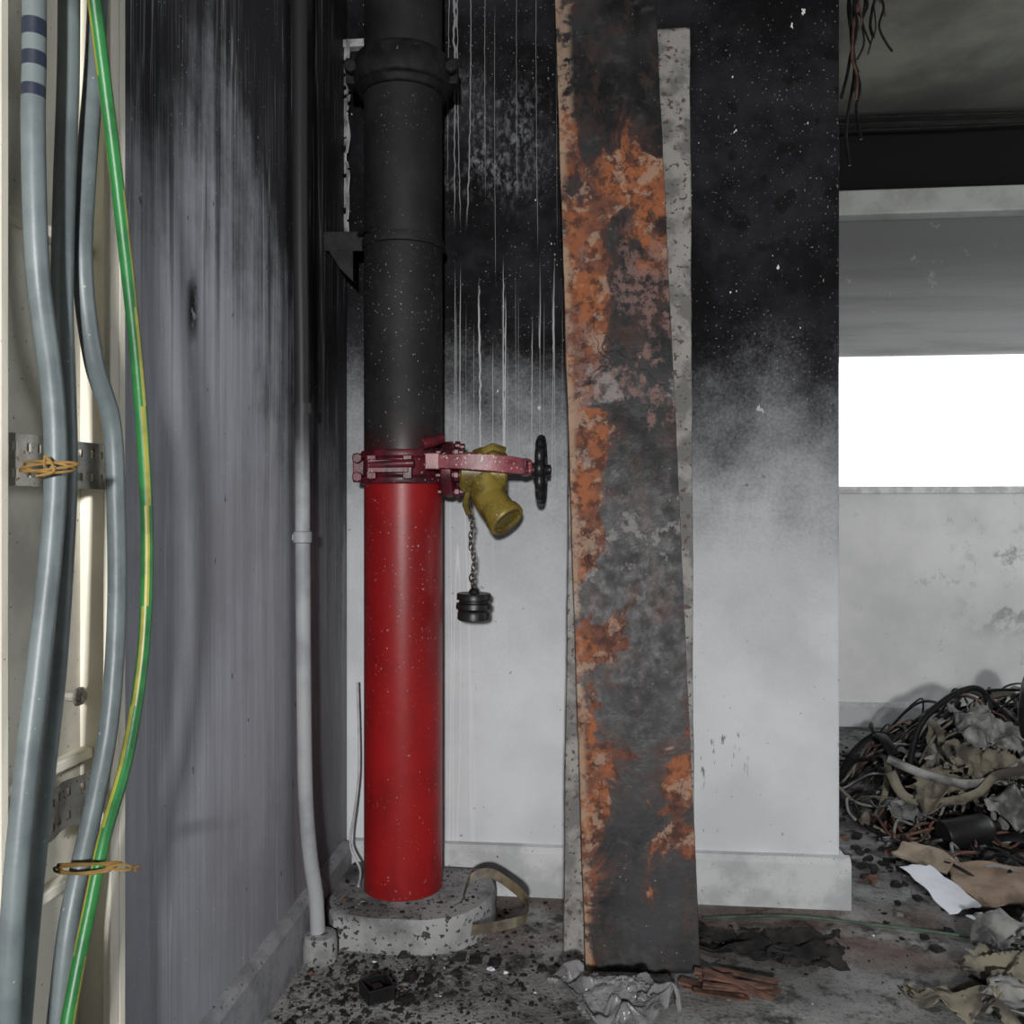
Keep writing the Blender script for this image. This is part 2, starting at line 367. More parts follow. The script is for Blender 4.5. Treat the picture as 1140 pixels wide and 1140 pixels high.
b=MB(); b.grid(lambda u,v:(-.598+(.012+.006*nz((v*9,1,2)))*u,2.05-.01*u+.003*nz((v*20,u,0)),1.53+.45*v),2,90,keep=lambda u,v:nz((u*2,v*30,3))>-.3)
b.bb(-.6,-.545,2.045,2.064,1.965,1.98)
b.obj('trim_1',simple('chipped_white_edge',(.38,.38,.39),(.16,.16,.17),30,.7),0,room=True,solid=.004)

# ---------------- riser pipe ----------------
PC=Vector((-.236,1.95,0)); PR=.0845
riser=empty('fire_riser_pipe')
b=MB()
zs=[.0705]+[.08+i*.0375 for i in range(64)]
b.lathe([(PR,z) for z in zs if z<2.45]+[(PR,2.45)],Matrix.Translation(PC),64)
b.lathe([(PR,1.445),(PR+.004,1.447),(PR+.005,1.456),(PR+.004,1.465),(PR,1.467)],Matrix.Translation(PC),64)
b.obj('pipe',mRI,50,parent=riser)
b=MB(); T=Matrix.Translation(PC)
b.lathe([(PR,1.775),(PR+.008,1.777),(PR+.010,1.79),(PR+.020,1.795),(PR+.023,1.81),(PR+.022,1.845),(PR+.018,1.855),(PR+.008,1.862),(PR,1.864)],T,64)
for sx in(-1,1):
    b.box(PC+Vector((sx*(PR+.016),-.01,1.825)),(.04,.035,.055))
    b.tube([PC+Vector((sx*(PR+.022),-.05,1.825)),PC+Vector((sx*(PR+.022),.05,1.825))],.009,8)
    b.tube([PC+Vector((sx*(PR+.022),-.052,1.825)),PC+Vector((sx*(PR+.022),-.034,1.825))],.015,6)
b.obj('grooved_coupling',mBlk,35,parent=riser,bevel=.003)
b=MB()   # bracket
b.box((-.375,1.985,1.485),(.13,.07,.008)); b.box((-.375,1.953,1.468),(.13,.007,.042))
b.add([(-.40,1.955,1.45),(-.345,1.955,1.45),(-.345,1.955,1.38),(-.40,1.95,1.45),(-.345,1.95,1.45),(-.345,1.95,1.38),(-.375,1.955,1.41),(-.375,1.95,1.41)],[(0,1,2,6),(5,4,3,7),(0,3,4,1),(1,4,5,2),(2,5,7,6),(6,7,3,0)])
b.tube([(-.335,1.96,1.482),(-.31,1.9,1.478),(-.29,1.885,1.47)],.006,8)
b.obj('wall_bracket',mBlk,30,parent=riser,bevel=.001)

# ---------------- landing valve ----------------
valve=empty('fire_hose_landing_valve')
b=MB(); ZC=.975
b.lathe([(PR,ZC-.036),(PR+.005,ZC-.036),(PR+.007,ZC-.03),(PR+.007,ZC-.022),(PR+.002,ZC-.018),(PR+.002,ZC+.018),(PR+.007,ZC+.022),(PR+.007,ZC+.03),(PR+.005,ZC+.036),(PR,ZC+.036)],T,64)
for sx,yy in((-1,-.0),(1,-.03)):
    b.box(PC+Vector((sx*(PR+.008),yy,ZC)),(.028,.04,.062))
    for dz in(-.02,.02):
        b.tube([PC+Vector((sx*(PR+.010),yy-.035,ZC+dz)),PC+Vector((sx*(PR+.010),yy+.03,ZC+dz))],.007,8)
        b.tube([PC+Vector((sx*(PR+.010),yy-.036,ZC+dz)),PC+Vector((sx*(PR+.010),yy-.02,ZC+dz))],.012,6)
b.box(PC+Vector((-.02,-PR-.006,ZC)),(.085,.016,.028)); b.box(PC+Vector((-.055,-PR+.002,ZC-.002)),(.02,.022,.05)); b.box(PC+Vector((.02,-PR-.002,ZC-.002)),(.02,.022,.05))
b.tube([PC+Vector((-.06,-PR-.008,ZC+.002)),PC+Vector((.035,-PR-.014,ZC+.006))],.009,8)
fx=PC.x+PR+.012
b.lathe([(.03,-.02),(.058,-.01),(.060,0),(.060,.012),(.05,.016),(.034,.02),(.032,.05)],axisM((fx,1.935,ZC-.003),(1,0,0)),40)
for k in range(6):
    a=k*math.pi/3+.3; c=Vector((fx+.008,1.935+.048*math.cos(a),ZC-.003+.05*math.sin(a)))
    b.tube([c-Vector((.03,0,0)),c+Vector((.03,0,0))],.008,6); b.tube([c+Vector((.008,0,0)),c+Vector((.02,0,0))],.013,6)
b.tube([PC+Vector((.05,-PR-.0,ZC+.045)),PC+Vector((.09,-.06,ZC+.06))],.012,8)
b.obj('saddle_clamp',mClamp,35,parent=valve,bevel=.002)
b=MB(); path=spline([(-.165,1.862,.985),(-.10,1.85,.984),(-.04,1.850,.981),(.005,1.862,.977),(.028,1.89,.975),(.028,1.93,.975),(.0,1.965,.976),(-.05,1.975,.978),(-.10,1.975,.98)],10)
vs=[];L=len(path)
for i,p in enumerate(path):
    t=(path[min(i+1,L-1)]-path[max(i-1,0)]).normalized(); nr=Vector((t.y,-t.x,0)).normalized(); hh=.013+.005*math.sin(math.pi*min(1,i/(L*.55)))
    for d,z in((-.006,-hh),(.006,-hh),(.006,hh),(-.006,hh)): vs.append(p+nr*d+Vector((0,0,z)))
fs=[(i*4+k,i*4+(k+1)%4,(i+1)*4+(k+1)%4,(i+1)*4+k) for i in range(L-1) for k in range(4)]+[(0,1,2,3),tuple((L-1)*4+k for k in(3,2,1,0))]
b.add(vs,fs); b.lathe([(.006,-.01),(.018,-.01),(.020,0),(.016,.012),(.008,.014)],axisM((.03,1.91,.975),(1,0,0)),20)
b.box((-.165,1.862,.985),(.03,.02,.034))
b.obj('yoke',mYoke,40,parent=valve,bevel=.002)
b=MB()
el=spline([(-.055,1.915,1.0),(-.055,1.912,.965),(-.054,1.905,.935),(-.046,1.893,.908),(-.030,1.878,.885),(-.014,1.866,.866)],8)
b.tube(el,lambda t:.036+.004*math.sin(math.pi*min(1,t*1.6)) if t<.6 else .036,28,0)
d=(el[-1]-el[-6]).normalized()
b.lathe([(.036,-.014),(.040,-.012),(.041,-.002),(.041,.006),(.039,.009),(.033,.009),(.031,-.02),(.030,-.03)],axisM(el[-1],d),32,0,caps=False)
b.lathe([(.0,-.006),(.0305,-.006)],axisM(el[-1],d),32,1,caps=False)  # black disc stands in for the shade inside the outlet mouth
b.lathe([(.036,-.022),(.041,-.02),(.042,-.01),(.036,0),(.028,.012),(.012,.018),(0.002,.019)],axisM((-.055,1.915,1.0),(0,0,1)),28,0)
b.lathe([(.038,-.05),(.043,-.045),(.043,.045),(.038,.05)],axisM((-.06,1.915,.965),(1,0,0)),28,0)
b.tube([(-.09,1.885,.93),(-.098,1.875,.895),(-.09,1.87,.875)],.006,8)
b.tube([(-.06,1.88,1.006),(-.04,1.878,1.016),(-.015,1.885,1.008)],.009,8)
b.obj('brass_outlet',[mBrass,mDark],40,parent=valve)
b=MB(); hc=Vector((.062,1.905,.969)); ax=Vector((1,-.10,0)).normalized(); Mh=axisM(hc,ax)
n=96
pts=[Mh@Vector(((.062+.0035*math.cos(12*2*math.pi*i/n))*math.cos(2*math.pi*i/n),(.062+.0035*math.cos(12*2*math.pi*i/n))*math.sin(2*math.pi*i/n),0)) for i in range(n)]
b.tube(pts,.010,10,closed=True)
for k in range(5):
    a=k*2*math.pi/5; b.tube([Mh@Vector((.01*math.cos(a),.01*math.sin(a),.004)),Mh@Vector((.035*math.cos(a),.035*math.sin(a),.0)),Mh@Vector((.06*math.cos(a),.06*math.sin(a),0))],.0065,8)
b.lathe([(.004,-.02),(.016,-.018),(.018,.004),(.012,.01),(.011,.02),(.004,.022)],Mh,20)
b.tube([(.02,1.91,.973),(.06,1.906,.97)],.009,12)
b.tube([(.033,1.91,.973),(.042,1.909,.972)],.014,6)
b.obj('handwheel',mBlkP,40,parent=valve)
b=MB(); c0=Vector((-.087,1.87,.88)); c1=Vector((-.079,1.87,.715)); nl=15
for i in range(nl):
    c=c0.lerp(c1,(i+.5)/nl)+Vector((.003*math.sin(i*.9),0,0)); ra=(i%2)*math.pi/2+.5
    big=1.0 if i<nl-3 else 1.35
    pts=[c+Matrix.Rotation(ra,3,'Z')@Vector((.0042*big*math.cos(q*math.pi/6),0,.0088*math.sin(q*math.pi/6))) for q in range(12)]
    b.tube(pts,.0014*big,6,closed=True)
b.tube([c0+Vector((-.002,.03,.03)),c0],.002,6)
b.obj('cap_chain',mChain,50,parent=valve)
b=MB()
b.lathe([(.005,.022),(.010,.018),(.012,.012),(.034,.011),(.036,.008),(.036,-.002),(.031,-.004),(.031,-.008),(.0365,-.010),(.0375,-.020),(.034,-.024),(.032,-.026),(.034,-.03),(.034,-.043),(.030,-.046),(.0,-.046)],axisM((-.079,1.87,.700),(0.02,-.02,1)),40)
b.obj('blank_cap',mBlkP,40,parent=valve)

# ---------------- plinth ----------------
poly=[R(-.58,2.045,0),R(-.58,1.84,0),Vector((-.36,1.81,0)),Vector((-.25,1.785,0)),Vector((-.15,1.785,0)),Vector((-.085,1.82,0)),Vector((-.045,1.89,0)),Vector((-.035,1.96,0)),Vector((-.05,2.048,0))]
ol=[poly[0],poly[1]]+spline(poly[2:],5)
b=MB(); L=len(ol); cen=sum(ol,Vector())/L
rings=[(1.0,0),(1.0,.05),(.985,.064),(.95,.07),(.8,.07),(.5,.07),(.2,.07)]
vs=[]
for s_,z in rings:
    for p in ol:
        q=cen+(p-cen)*s_; vs.append((q.x,q.y,z-.003*abs(nz(q,12))*(z>.03)))
fs=[(j*L+i,j*L+(i+1)%L,(j+1)*L+(i+1)%L,(j+1)*L+i) for j in range(len(rings)-1) for i in range(L)]
fs.append(tuple((len(rings)-1)*L+i for i in range(L)))
b.add(vs,fs); b.obj('concrete_plinth',mPlinth,50)

con=empty('wall_conduit')
b=MB()
cp=[PA(334,-60,-.578),PA(334,200,-.578),PA(336,400,-.578),PA(337,600,-.578),PA(338,750,-.578),PA(340,880,-.575),PA(345,950,-.568),PA(352,1000,-.56),PA(354,1045,-.556)]
cp[0].z=2.449
b.tube(spline(cp,10),.0145,18)
for vv in(455,598): 
    q=PA(337,vv,-.578); b.lathe([(.0145,-.012),(.018,-.010),(.018,.010),(.0145,.012)],Matrix.Translation(q),18)
q=PA(334,598,-.59); b.box(q,(.04,.012,.016)); b.tube([q+Vector((-.01,-.015,0)),q+Vector((-.01,.01,0))],.006,8)
b.obj('conduit_tube',mCO,50,parent=con)
b=MB(); q=cp[-1]
b.lathe([(.034,0),(.034,.035),(.031,.05),(.01,.054)],Matrix.Translation((q.x+.004,q.y,0.0)),20)
b.obj('conduit_foot',mPlinth,50,parent=con)
b=MB(); b.tube(spline([P(398,760,2.06),P(400,850,2.06),P(396,895,2.04),P(390,940,2.0),P(401,968,1.98),Vector((-.33,1.93,.076))],8),.0028,8)
b.obj('loose_white_wire',simple('white_wire_sheath',(.5,.5,.5)),50)

# ---------------- leaning plates ----------------
def plate(name,BL,BR,TL,TR,mat,fl,es,warp,ragged=0.0,sol=.003):
    BL,BR,TL,TR=map(Vector,(BL,BR,TL,TR))
    ex=(BR-BL).normalized(); org=(BL+BR)/2; ez=((TL+TR)/2-org).normalized()
    W=(BR-BL).length; Ln=((TL+TR)/2-org).length
    exo=(ex-ez*ex.dot(ez)).normalized(); en=ez.cross(exo)   # away from camera
    M=Matrix((exo,en,ez)).transposed(); Mi=M.inverted()
    b=MB(); NU,NV=30,300
    def fn(u,v):
        z=v*Ln
        if u<.06: x=-W/2; y=fl*(1-u/.06)
        elif u>.94: x=W/2; y=fl*(u-.94)/.06
        else: x=(-.5+(u-.06)/.88)*W; y=0
        y+=warp*(fr((x*2,0,z*1.2),1.3,es,1.0,3)+.15*fr((x*8,2,z*6),2,es+3,1.0,2))
        x+=ragged*(nz((u>.5,5,z*7),1,es)+.5*nz((u>.5,9,z*30),1,es))*(abs(u-.5)*2)**4
        return Mi@(ex*x+en*y+ez*z)
    b.grid(fn,NU,NV)
    ob=b.obj(name,mat,50,solid=sol)
    ob.matrix_world=Matrix.Translation(org)@M.to_4x4()
    return ob
plate('rusted_steel_channel',P(652,1083,1.725),P(780,1083,1.705),P(612,-170,2.0),P(722,-170,2.0),mPL,.020,3,.007,.002)
plate('galvanised_steel_strip',P(627,1066,1.79),P(773,1066,1.775),P(638,35,2.028),P(769,35,2.018),mStrip,.012,9,.003,.002)

# ---------------- cable ladder on left wall ----------------
tray=empty('cable_ladder')
b=MB()
b.bb(-.598,-.594,.3,.988,0.001,2.449,1)
b.bb(-.597,-.547,.974,.988,.001,2.449,0); b.bb(-.556,-.547,.955,.974,.001,2.449,0)
b.bb(-.597,-.547,.770,.783,.001,2.449,0); b.bb(-.597,-.547,.60,.612,.001,2.449,0); b.bb(-.551,-.547,.612,.770,.001,2.449,0)
for z in (.47,.60,1.17):
    b.bb(-.594,-.578,.783,.974,z,z+.012,0)
b.obj('ladder_rails',[mCream,mCreamD],0,parent=tray,room=True,bevel=.002)
def strap(z,a,b0,b1,h,nm):
    m=MB(); nh=int((b1-b0)/.018)
    def keep(u,v):
        cu=(u*nh)%1; rows=(v*2)%1
        return not(abs(cu-.5)<.22 and abs(rows-.5)<.2)
    m.grid(lambda u,v:(a+.004*math.sin(u*9),b0+(b1-b0)*u,z+h*v),nh*9,18,keep=keep)
    m.obj(nm,mZinc,0,parent=tray,room=True,solid=.002)
strap(.905,-.556,.79,.955,.05,'perforated_strap_1'); strap(.545,-.562,.84,.95,.05,'perforated_strap_2')
b=MB()
q=PA(75,775,-.59); b.tube([q,q+R(.02,0,0)],.006,8); b.lathe([(.011,0),(.011,.004),(.004,.008)],axisM(q+R(.012,0,0),R(1,0,0)),6)
b.obj('bolts',mZinc,30,parent=tray)
cab=empty('grey_power_cables')
def cable(name,uv,a,r,mats,mf=None,par=cab,n=16,sp=12):
    u0,v0=uv[0]; u1,v1=uv[-1]
    uv=[(u0,v0-150*k) for k in range(9,0,-1)]+uv+[(u1,v1+150*k) for k in range(1,5)]
    pts=[PA(u,v,a) for (u,v) in uv]
    s_=[p for p in spline(pts,sp) if .003<p.z<2.448]; m=MB(); m.tube(s_,r,n,mf=(lambda k,i:mf(k,s_[i])) if mf else None); m.obj(name,mats,60,parent=par)
band=lambda k,p: 1 if (1.262<p.z<1.275 or 1.295<p.z<1.31 or 1.325<p.z<1.34) else 0
cable('cable_1',[(38,-60),(38,60),(37,150),(42,300),(58,430),(62,520),(56,620),(43,740),(28,870),(16,1000),(8,1150)],-.522,.0105,[mGreyC,mBand],band)
cable('cable_2',[(77,-60),(76,80),(72,200),(69,330),(72,430),(74,520),(70,620),(62,740),(50,850),(38,960),(27,1080),(20,1180)],-.535,.0105,[mGreyC])
cable('cable_3',[(110,-60),(106,60),(96,190),(92,300),(104,400),(124,470),(129,560),(130,680),(122,800),(104,900),(80,1010),(68,1100),(60,1200)],-.532,.010,[mGreyC])
cab2=empty('green_yellow_earth_cable')
cable('sheath',[(90,-170),(98,-60),(110,40),(124,150),(137,260),(152,400),(161,520),(164,620),(159,730),(142,840),(117,930),(100,1010),(84,1090),(72,1160),(62,1260)],-.512,.0068,[mGrn,mYel],lambda k,p:1 if (k+int(p.z*9))%16 in(1,2,3,9,10) else 0,par=cab2)
ties=empty('cable_ties')
b=MB()
def loop(c,rx,rz,tilt,r=.0014):
    pts=[c+Vector((rx*math.cos(q*math.pi/8),-.014 - .010*abs(math.sin(q*math.pi/8)),rz*math.sin(q*math.pi/8)+tilt*math.cos(q*math.pi/8))) for q in range(16)]
    b.tube(pts,r,6,closed=True)
c=PA(64,521,-.522); loop(c,.028,.003,.003); loop(c,.024,.005,-.002)
b.tube(spline([c+Vector((.0,-.024,0)),c+Vector((.003,-.028,.010)),c+Vector((.010,-.026,-.004)),c+Vector((-.006,-.028,-.009))],6),.0014,6)
c=PA(105,957,-.515); loop(c,.034,.004,.003); loop(c,.03,.005,.0)
b.tube(spline([c+Vector((.02,-.02,0)),c+Vector((.04,-.02,.003)),c+Vector((.052,-.02,-.004))],6),.0014,6)
b.tube(spline([c+Vector((.02,-.02,0)),c+Vector((.040,-.02,-.003)),c+Vector((.055,-.02,.002))],6),.0014,6)
b.obj('tie_wire',mTie,50,parent=ties)

# ---------------- hanging wires & ceiling cable ----------------
b=MB(); random.seed(5)
for i in range(20):
    x=.94+random.uniform(-.01,.05); y=2.53+random.uniform(-.06,.03); ln=random.choice([.12,.2,.3,.42,.56]); p=[Vector((x,y,2.449))]
    for k in range(7): p.append(p[-1]+Vector((random.uniform(-.018,.022),random.uniform(-.01,.01),-ln/7+random.uniform(-.02,.02))))
    b.tube(spline(p,5),random.uniform(.002,.005),6,mi=random.choice([0,0,0,0,1]))
b.obj('burnt_hanging_wires',[mBlk,mCop],50)
b=MB()
for i in range(3):
    b.tube(spline([R(.3+k*.5,3.66+.02*i,2.43-.012*i+.006*math.sin(k*1.3+i)) for k in range(7)],6),.006,8)
b.obj('ceiling_cable',mBlk,50)

# ---------------- debris ----------------
def inplinth(x,y): return x<-.06 and y>1.80+max(0,(x+.13))*1.0
def zfloor(x,y): return .0705 if inplinth(x,y) else .001
random.seed(11)
b=MB()
def chip(x,y,z,s,mi):
    n=random.choice([4,5,6]); a0=random.random()*6; h=s*random.uniform(.15,.5); vs=[]
    for lv,sc in((0,1),(h,random.uniform(.5,.9))):
        for k in range(n):
            a=a0+2*math.pi*k/n; r=s*sc*random.uniform(.5,1.3); vs.append((x+r*math.cos(a),y+r*math.sin(a)*.8,z+lv+random.uniform(0,.3)*s*(lv>0)))
    fs=[(k,(k+1)%n,n+(k+1)%n,n+k) for k in range(n)]+[tuple(range(n,2*n)),tuple(range(n))[::-1]]
    b.add(vs,fs,mi)
def okpos(x,y):
    a=x*ct-y*st; bb=x*st+y*ct
    if a<-.57: return False
    if bb>2.03 and a<.56: return False
    if (x-PC.x)**2+(y-PC.y)**2<.1**2: return False
    if inplinth(x,y)!=inplinth(x+.015,y-.015): return False
    if ((x-1.6)/.5)**2+((y-2.72)/.4)**2<1: return False
    return bb<3.78
cnt=0
while cnt<3000:
    r_=random.random()
    if r_<.42: x=random.gauss(-.26,.18); y=random.gauss(1.67,.10)
    elif r_<.58: x=random.uniform(-.5,.1);y=random.uniform(1.5,2.05)
    else: x=random.uniform(-.1,2.2); y=random.uniform(1.4,3.7)
    if not okpos(x,y): continue
    if inplinth(x,y) and random.random()<.45: continue
    s_=random.choice([.0015,.002,.002,.003,.005])*random.uniform(.7,1.5)
    if random.random()<.04: s_*=2.8
    chip(x,y,zfloor(x,y),s_,random.choices([0,1,2,3],[16,6,.3,.7])[0]); cnt+=1
for i in range(260):   # burnt scraps in front of the wire pile
    x=random.gauss(1.05,.14); y=random.gauss(2.3,.22)
    if okpos(x,y): chip(x,y,.001,random.uniform(.006,.02),random.choices([0,1,3],[8,3,1])[0])
b.obj('ash_debris',[mAsh,mAshG,mWhite,mWood],0)

def blob(name,c,rad,hgt,mat,seed,amp=.3,sub=5,sc=1.6,par=None,oc=3,sharp=25,planes=0):
    import bmesh
    rs=random.Random(seed); PL=[(Vector((rs.gauss(0,1),rs.gauss(0,1),rs.gauss(0,1))).normalized(),rs.uniform(.62,.95)) for _ in range(planes)]
    bm=bmesh.new(); bmesh.ops.create_icosphere(bm,subdivisions=sub,radius=1)
    for v in bm.verts:
        d=v.co.copy()
        w=d+Vector((nz(d,2,seed),nz(d,2,seed+5),nz(d,2,seed+9)))*.35
        if planes:
            rr=1.25
            dd=(d+Vector((nz(d,3,seed),nz(d,3,seed+5),nz(d,3,seed+9)))*.12).normalized()
            for pn,h in PL:
                q=dd.dot(pn)
                if q>.3: rr=min(rr,h/q)
            rr2=.3*abs(fr(d,3,seed,1.0,3)); w=d*(rr-rr2)
            k=1
        else: k=1+amp*(1-2.6*abs(fr(w,sc,seed,1.1,oc)))
        p=Vector((w.x*rad[0]*k,w.y*rad[1]*k,w.z*hgt*k))
        p.z=max(p.z+hgt*.35,.001+.002*(d.z+1)); v.co=p+Vector(c)
    me=bpy.data.meshes.new(name); bm.to_mesh(me); bm.free(); me.materials.append(mat)
    me.polygons.foreach_set('use_smooth',[True]*len(me.polygons)); me.set_sharp_from_angle(angle=math.radians(sharp))
    ob=bpy.data.objects.new(name,me); bpy.context.scene.collection.objects.link(ob)
    if par: ob.parent=par
    return ob
def sheet(c,w,l,yaw,folds,mi,seed,b_,base=0.0,pitch=0,sc=5,rag=0):
    Rm=Matrix.Rotation(yaw,3,'Z')@Matrix.Rotation(pitch,3,'X'); n=44
    def fn(u,v):
        p=Vector(((u-.5)*w,(v-.5)*l,0)); hgt=folds*(1-abs(fr((p.x,p.y,0),sc,seed,.9,3))*1.6)+folds*.5*nz((p.x,p.y,0),sc*3,seed)
        p.x+=.15*w*nz((v*3,seed,0)); p.y+=.15*l*nz((u*3,seed,2)); p.z=hgt
        q=Rm@p; q+=Vector(c); q.z=max(q.z,base+.002+.001*nz(q,30)); return q
    kp=None
    if rag: kp=lambda u,v: ((u-.5)**2+(v-.5)**2)*4 < .75+rag*fr((u*3,v*3,seed),1,seed,.7,4)
    b_.grid(fn,n,n,mi,keep=kp)
bagp=empty('crumpled_plastic_bag')
blob('bag_body',(.185,1.575,0),(.10,.07),.062,mBAG,14,.42,5,2.2,planes=46,sharp=14,par=bagp)
b=MB(); sheet((.12,1.60,.014),.11,.10,.3,.04,0,3,b,sc=10,rag=.7); sheet((.245,1.56,.014),.10,.09,-.5,.045,0,6,b,sc=11,rag=.7); sheet((.19,1.52,.012),.15,.08,.1,.04,0,8,b,sc=11,rag=.7)
b.obj('bag_folds',mBAG,35,solid=.0008,parent=bagp)
b=MB(); sheet((.48,1.79,.0),.28,.12,-.35,.03,0,61,b,sc=6,rag=1.1); sheet((.58,1.76,.0),.20,.15,.3,.035,0,66,b,sc=7,rag=1.1)
sheet((.40,1.84,0),.14,.07,-.2,.02,0,69,b,sc=8,rag=1.0)
b.obj('charred_cloth',mAsh,40,solid=.003)
b=MB(); sheet((.95,1.63,.02),.28,.20,.3,.05,0,2,b,sc=7,rag=.8); sheet((.80,1.56,.01),.22,.16,-.4,.04,0,5,b,sc=8,rag=.8); sheet((.98,1.72,.04),.24,.18,.9,.06,1,9,b,sc=8,rag=.8)
sheet((.90,1.52,.02),.24,.16,.1,.05,1,77,b,sc=9,rag=.8)
b.obj('crumpled_fabric',[mKhaki,mGreyCl],40,solid=.002)
b=MB(); sheet((1.14,2.03,.03),.26,.18,-.15,.018,0,12,b,sc=2.5,pitch=.1); sheet((1.01,2.17,.03),.10,.14,.6,.03,1,14,b,sc=5)
b.obj('torn_cardboard',[mCard,simple('pale_cardboard',(.34,.27,.20))],30,solid=.004)
b=MB(); sheet((.94,1.98,.05),.085,.15,.35,.010,0,20,b,sc=3,pitch=.25); sheet((1.0,1.86,.02),.05,.1,.5,.006,0,22,b,sc=3,pitch=.1)
b.obj('paper_sheet',mWhite,30,solid=.001)
b=MB(); random.seed(3)
for i in range(16):
    c=Vector((.395+random.uniform(-.05,.05),1.635+random.uniform(-.025,.025),.008+i*.0015)); yw=-.35+random.uniform(-.3,.3)
    b.box(c,(random.uniform(.06,.14),random.uniform(.006,.02),.004),Matrix.Rotation(yw,3,'Z')@Matrix.Rotation(random.uniform(-.12,.12),3,'Y'))
b.obj('wood_splinters',mWood,0)
b=MB(); pl=spline([P(516,998,1.88),P(524,978,1.9),P(545,972,1.9),P(568,985,1.88),P(586,1003,1.84),P(584,1022,1.80),P(560,1030,1.785),P(525,1036,1.765)],10)
pl=[Vector((p.x,p.y,max(p.z,.012))) for p in pl]
vs=[];L=len(pl)
for i,p in enumerate(pl):
    w=.010; sd=Vector((.15,.35,.9)).normalized(); t=(pl[min(i+1,L-1)]-pl[max(i-1,0)]).normalized(); nn=t.cross(sd).normalized()*.0012
    for q in(p-sd*w-nn,p+sd*w-nn,p+sd*w+nn,p-sd*w+nn): vs.append(q)
b.add(vs,[(i*4+k,i*4+(k+1)%4,(i+1)*4+(k+1)%4,(i+1)*4+k) for i in range(L-1) for k in range(4)])
b.obj('metal_strap_loop',mStrap,50)
b=MB(); Rz=Matrix.Rotation(.5,3,'Z'); c=Vector((-.245,1.63,.001))
b.box(c+Vector((0,0,.003)),(.05,.05,.006),Rz)
for k in range(4):
    Rk=Matrix.Rotation(.5+k*math.pi/2,3,'Z'); b.box(c+Rk@Vector((.024,0,.013)),(.004,.052,.026),Rk)
b.box(c+Vector((0,0,.012)),(.018,.018,.018),Rz)
b.obj('charred_junction_box',mBlkP,0,bevel=.0015)
b=MB(); b.box((P(531,966,2.02).x,2.0,.077),(.02,.012,.01)); b.obj('brick_fragment',mRed,0,bevel=.001)
b=MB(); b.tube([Vector((p.x,p.y,.007)) for p in spline([(.41,1.93,0),(.6,1.94,0),(.76,1.9,0),(.9,1.86,0),(1.05,1.80,0),(1.2,1.80,0)],8)],.003,8); b.obj('green_floor_wire',mWireG,50)

# wire pile
pile=empty('burnt_wire_pile'); random.seed(21)
CX,CY,RX,RY,HH=1.58,2.72,.55,.43,.30
def mh(x,y):
    d=((x-CX)/RX)**2+((y-CY)/RY)**2; return HH*max(0,1-d)**.7
blob('charred_core',(CX,CY,0),(RX*.66,RY*.66),HH*.55,mAsh,31,.18,5,1.5,par=pile)
for i,(x,y,s_) in enumerate([(1.22,2.50,.09),(1.42,2.44,.10),(1.32,2.58,.12),(1.55,2.45,.12),(1.14,2.62,.07),(1.45,2.30,.07),(1.62,2.40,.10)]):
    o=blob('melted_lump_%d'%(i+1),(x,y,max(0,mh(x,y)*.75-.02)),(s_,s_*.7),s_*.55,[mAsh,mBlkP,mGreyCl][i%3],60+i,.4,4,1.8,planes=26,sharp=18,par=pile)
b=MB()
for i in range(330):
    a=random.random()*6.28; rr=math.sqrt(random.random())*.97; x=CX+RX*rr*math.cos(a); y=CY+RY*rr*math.sin(a)
    hd=random.random()*6.28; p=[]; lift=random.uniform(.0,.06); lv=random.uniform(.6,1.1)
    cur=random.choice([-1,1])*random.uniform(.1,.6)
    for k in range(random.choice([5,7,9,11])):
        p.append(Vector((x,y,max(.012,mh(x,y)*lv+lift*math.sin(k*.9)+random.uniform(0,.014)))))
        hd+=cur+random.uniform(-.3,.3); st2=random.uniform(.04,.08); x+=st2*math.cos(hd); y+=st2*math.sin(hd)
        if x<.98: x=.98
    b.tube(spline(p,5),random.choice([.002,.003,.003,.004,.005,.008]),7,mi=random.choices([0,1,2,3],[11,4,3,4])[0],sq=random.choice([1,1,1,2.2]))
for i in range(22):
    x=random.uniform(1.0,1.3); y=random.uniform(2.2,2.55); hd=random.random()*6; p=[]
    for k in range(7): p.append(Vector((max(x,.95),y,.008+abs(.05*math.sin(k+i))))); hd+=.5; x+=.05*math.cos(hd); y+=.05*math.sin(hd)
    b.tube(spline(p,5),.004,7,mi=random.choice([0,2,3]))
b.tube(spline([(1.15,2.6,.14),(1.18,2.6,.26),(1.26,2.6,.34),(1.34,2.6,.37),(1.38,2.6,.33),(1.36,2.58,.24)],8),.009,10,mi=0)
b.tube(spline([(1.02,2.42,.18),(1.05,2.40,.12),(1.13,2.38,.11),(1.22,2.36,.14),(1.28,2.36,.19),(1.40,2.36,.20)],8),.014,10,mi=1,sq=.5)
b.tube(spline([(1.02,2.44,.21),(1.10,2.40,.18),(1.20,2.38,.16),(1.30,2.38,.18),(1.38,2.38,.24)],8),.012,10,mi=3,sq=.5)
b.obj('wires',[mBlk,mKhaki,mCop,mGreyCl],60,parent=pile)
b=MB()
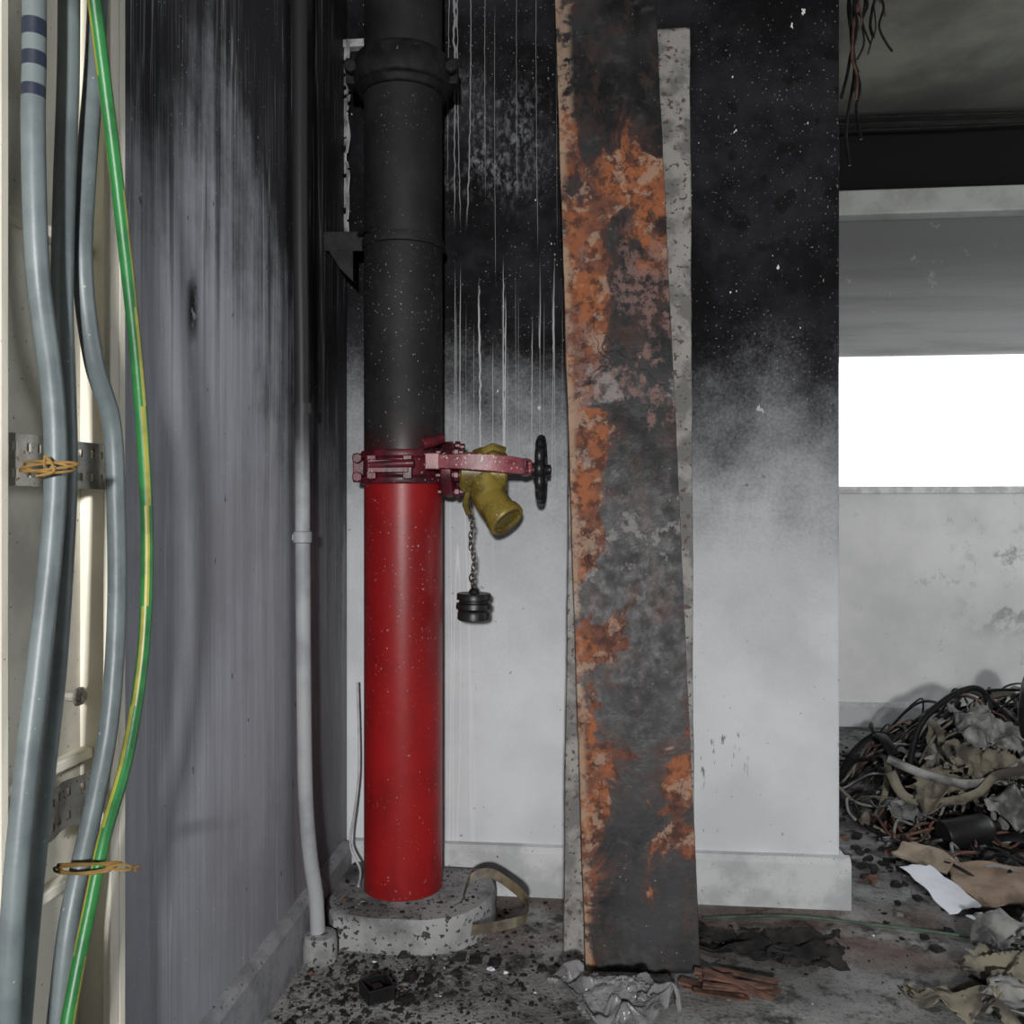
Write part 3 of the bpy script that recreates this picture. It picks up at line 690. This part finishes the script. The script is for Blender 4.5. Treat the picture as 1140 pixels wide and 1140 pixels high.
for (x,y,z,w_,l_,yw,mi,sd,pt) in [(1.25,2.50,.18,.26,.14,.9,0,41,.6),(1.40,2.52,.22,.20,.14,-.5,1,43,.6),(1.50,2.4,.15,.20,.14,.2,1,47,.7),(1.30,2.55,.25,.12,.22,-.5,1,49,.5),(1.16,2.42,.11,.26,.14,.3,0,52,.5),(1.33,2.36,.10,.2,.12,-.3,1,55,.6),(1.42,2.40,.20,.18,.12,.6,0,58,.6),(1.08,2.48,.05,.16,.12,.2,1,83,.4),(1.30,2.44,.17,.2,.12,-.8,0,85,.7)]:
    sheet((x,y,z),w_,l_,yw,.05,mi,sd,b,sc=8,pitch=pt,rag=.8)
b.obj('scorched_rags',[mKhaki,mGreyCl],45,parent=pile,solid=.002)
b=MB(); b.lathe([(.0,0),(.036,0),(.038,.006),(.038,.11),(.03,.125),(.014,.135),(.014,.15),(0,.15)],axisM((1.10,2.29,.055),(.9,.1,.12)),28)
b.obj('black_bottle',mBlkP,40,parent=pile)
b=MB(); pts=[Vector((1.50,2.58,.30))+Matrix.Rotation(.9,3,'Z')@Vector((.09*math.cos(q*math.pi/20),0,.10*math.sin(q*math.pi/20))) for q in range(40)]
b.tube(pts,.026,14,closed=True); b.obj('rubber_ring',mBlkP,50,parent=pile)
blob('crushed_plastic_cup',(1.13,2.98,0),(.05,.04),.06,mBAG,51,.3,4,1.8,planes=20)

# ---------------- light ----------------
w=bpy.data.worlds.new('World'); bpy.context.scene.world=w; w.use_nodes=True
bg=w.node_tree.nodes['Background']; bg.inputs[0].default_value=(.92,.96,1,1); bg.inputs[1].default_value=4.5
def area(name,loc,target,size,power,col=(1,1,1)):
    l=bpy.data.lights.new(name,'AREA'); l.size=size; l.energy=power; l.color=col
    o=bpy.data.objects.new(name,l); bpy.context.scene.collection.objects.link(o); o.location=loc
    o.rotation_euler=(Vector(target)-Vector(loc)).to_track_quat('-Z','Y').to_euler(); return o
area('flash_lamp',(-.05,-1.3,1.10),(.1,2,1.0),.10,80,(1,.99,.98))
cam=bpy.data.cameras.new('Camera'); co=bpy.data.objects.new('Camera',cam); bpy.context.scene.collection.objects.link(co)
co.location=(0,0,H); co.rotation_euler=(math.pi/2,0,0); cam.sensor_width=36; cam.lens=36*1000/1140; cam.clip_start=.02
bpy.context.scene.camera=co
bpy.context.scene.view_settings.view_transform='Standard'
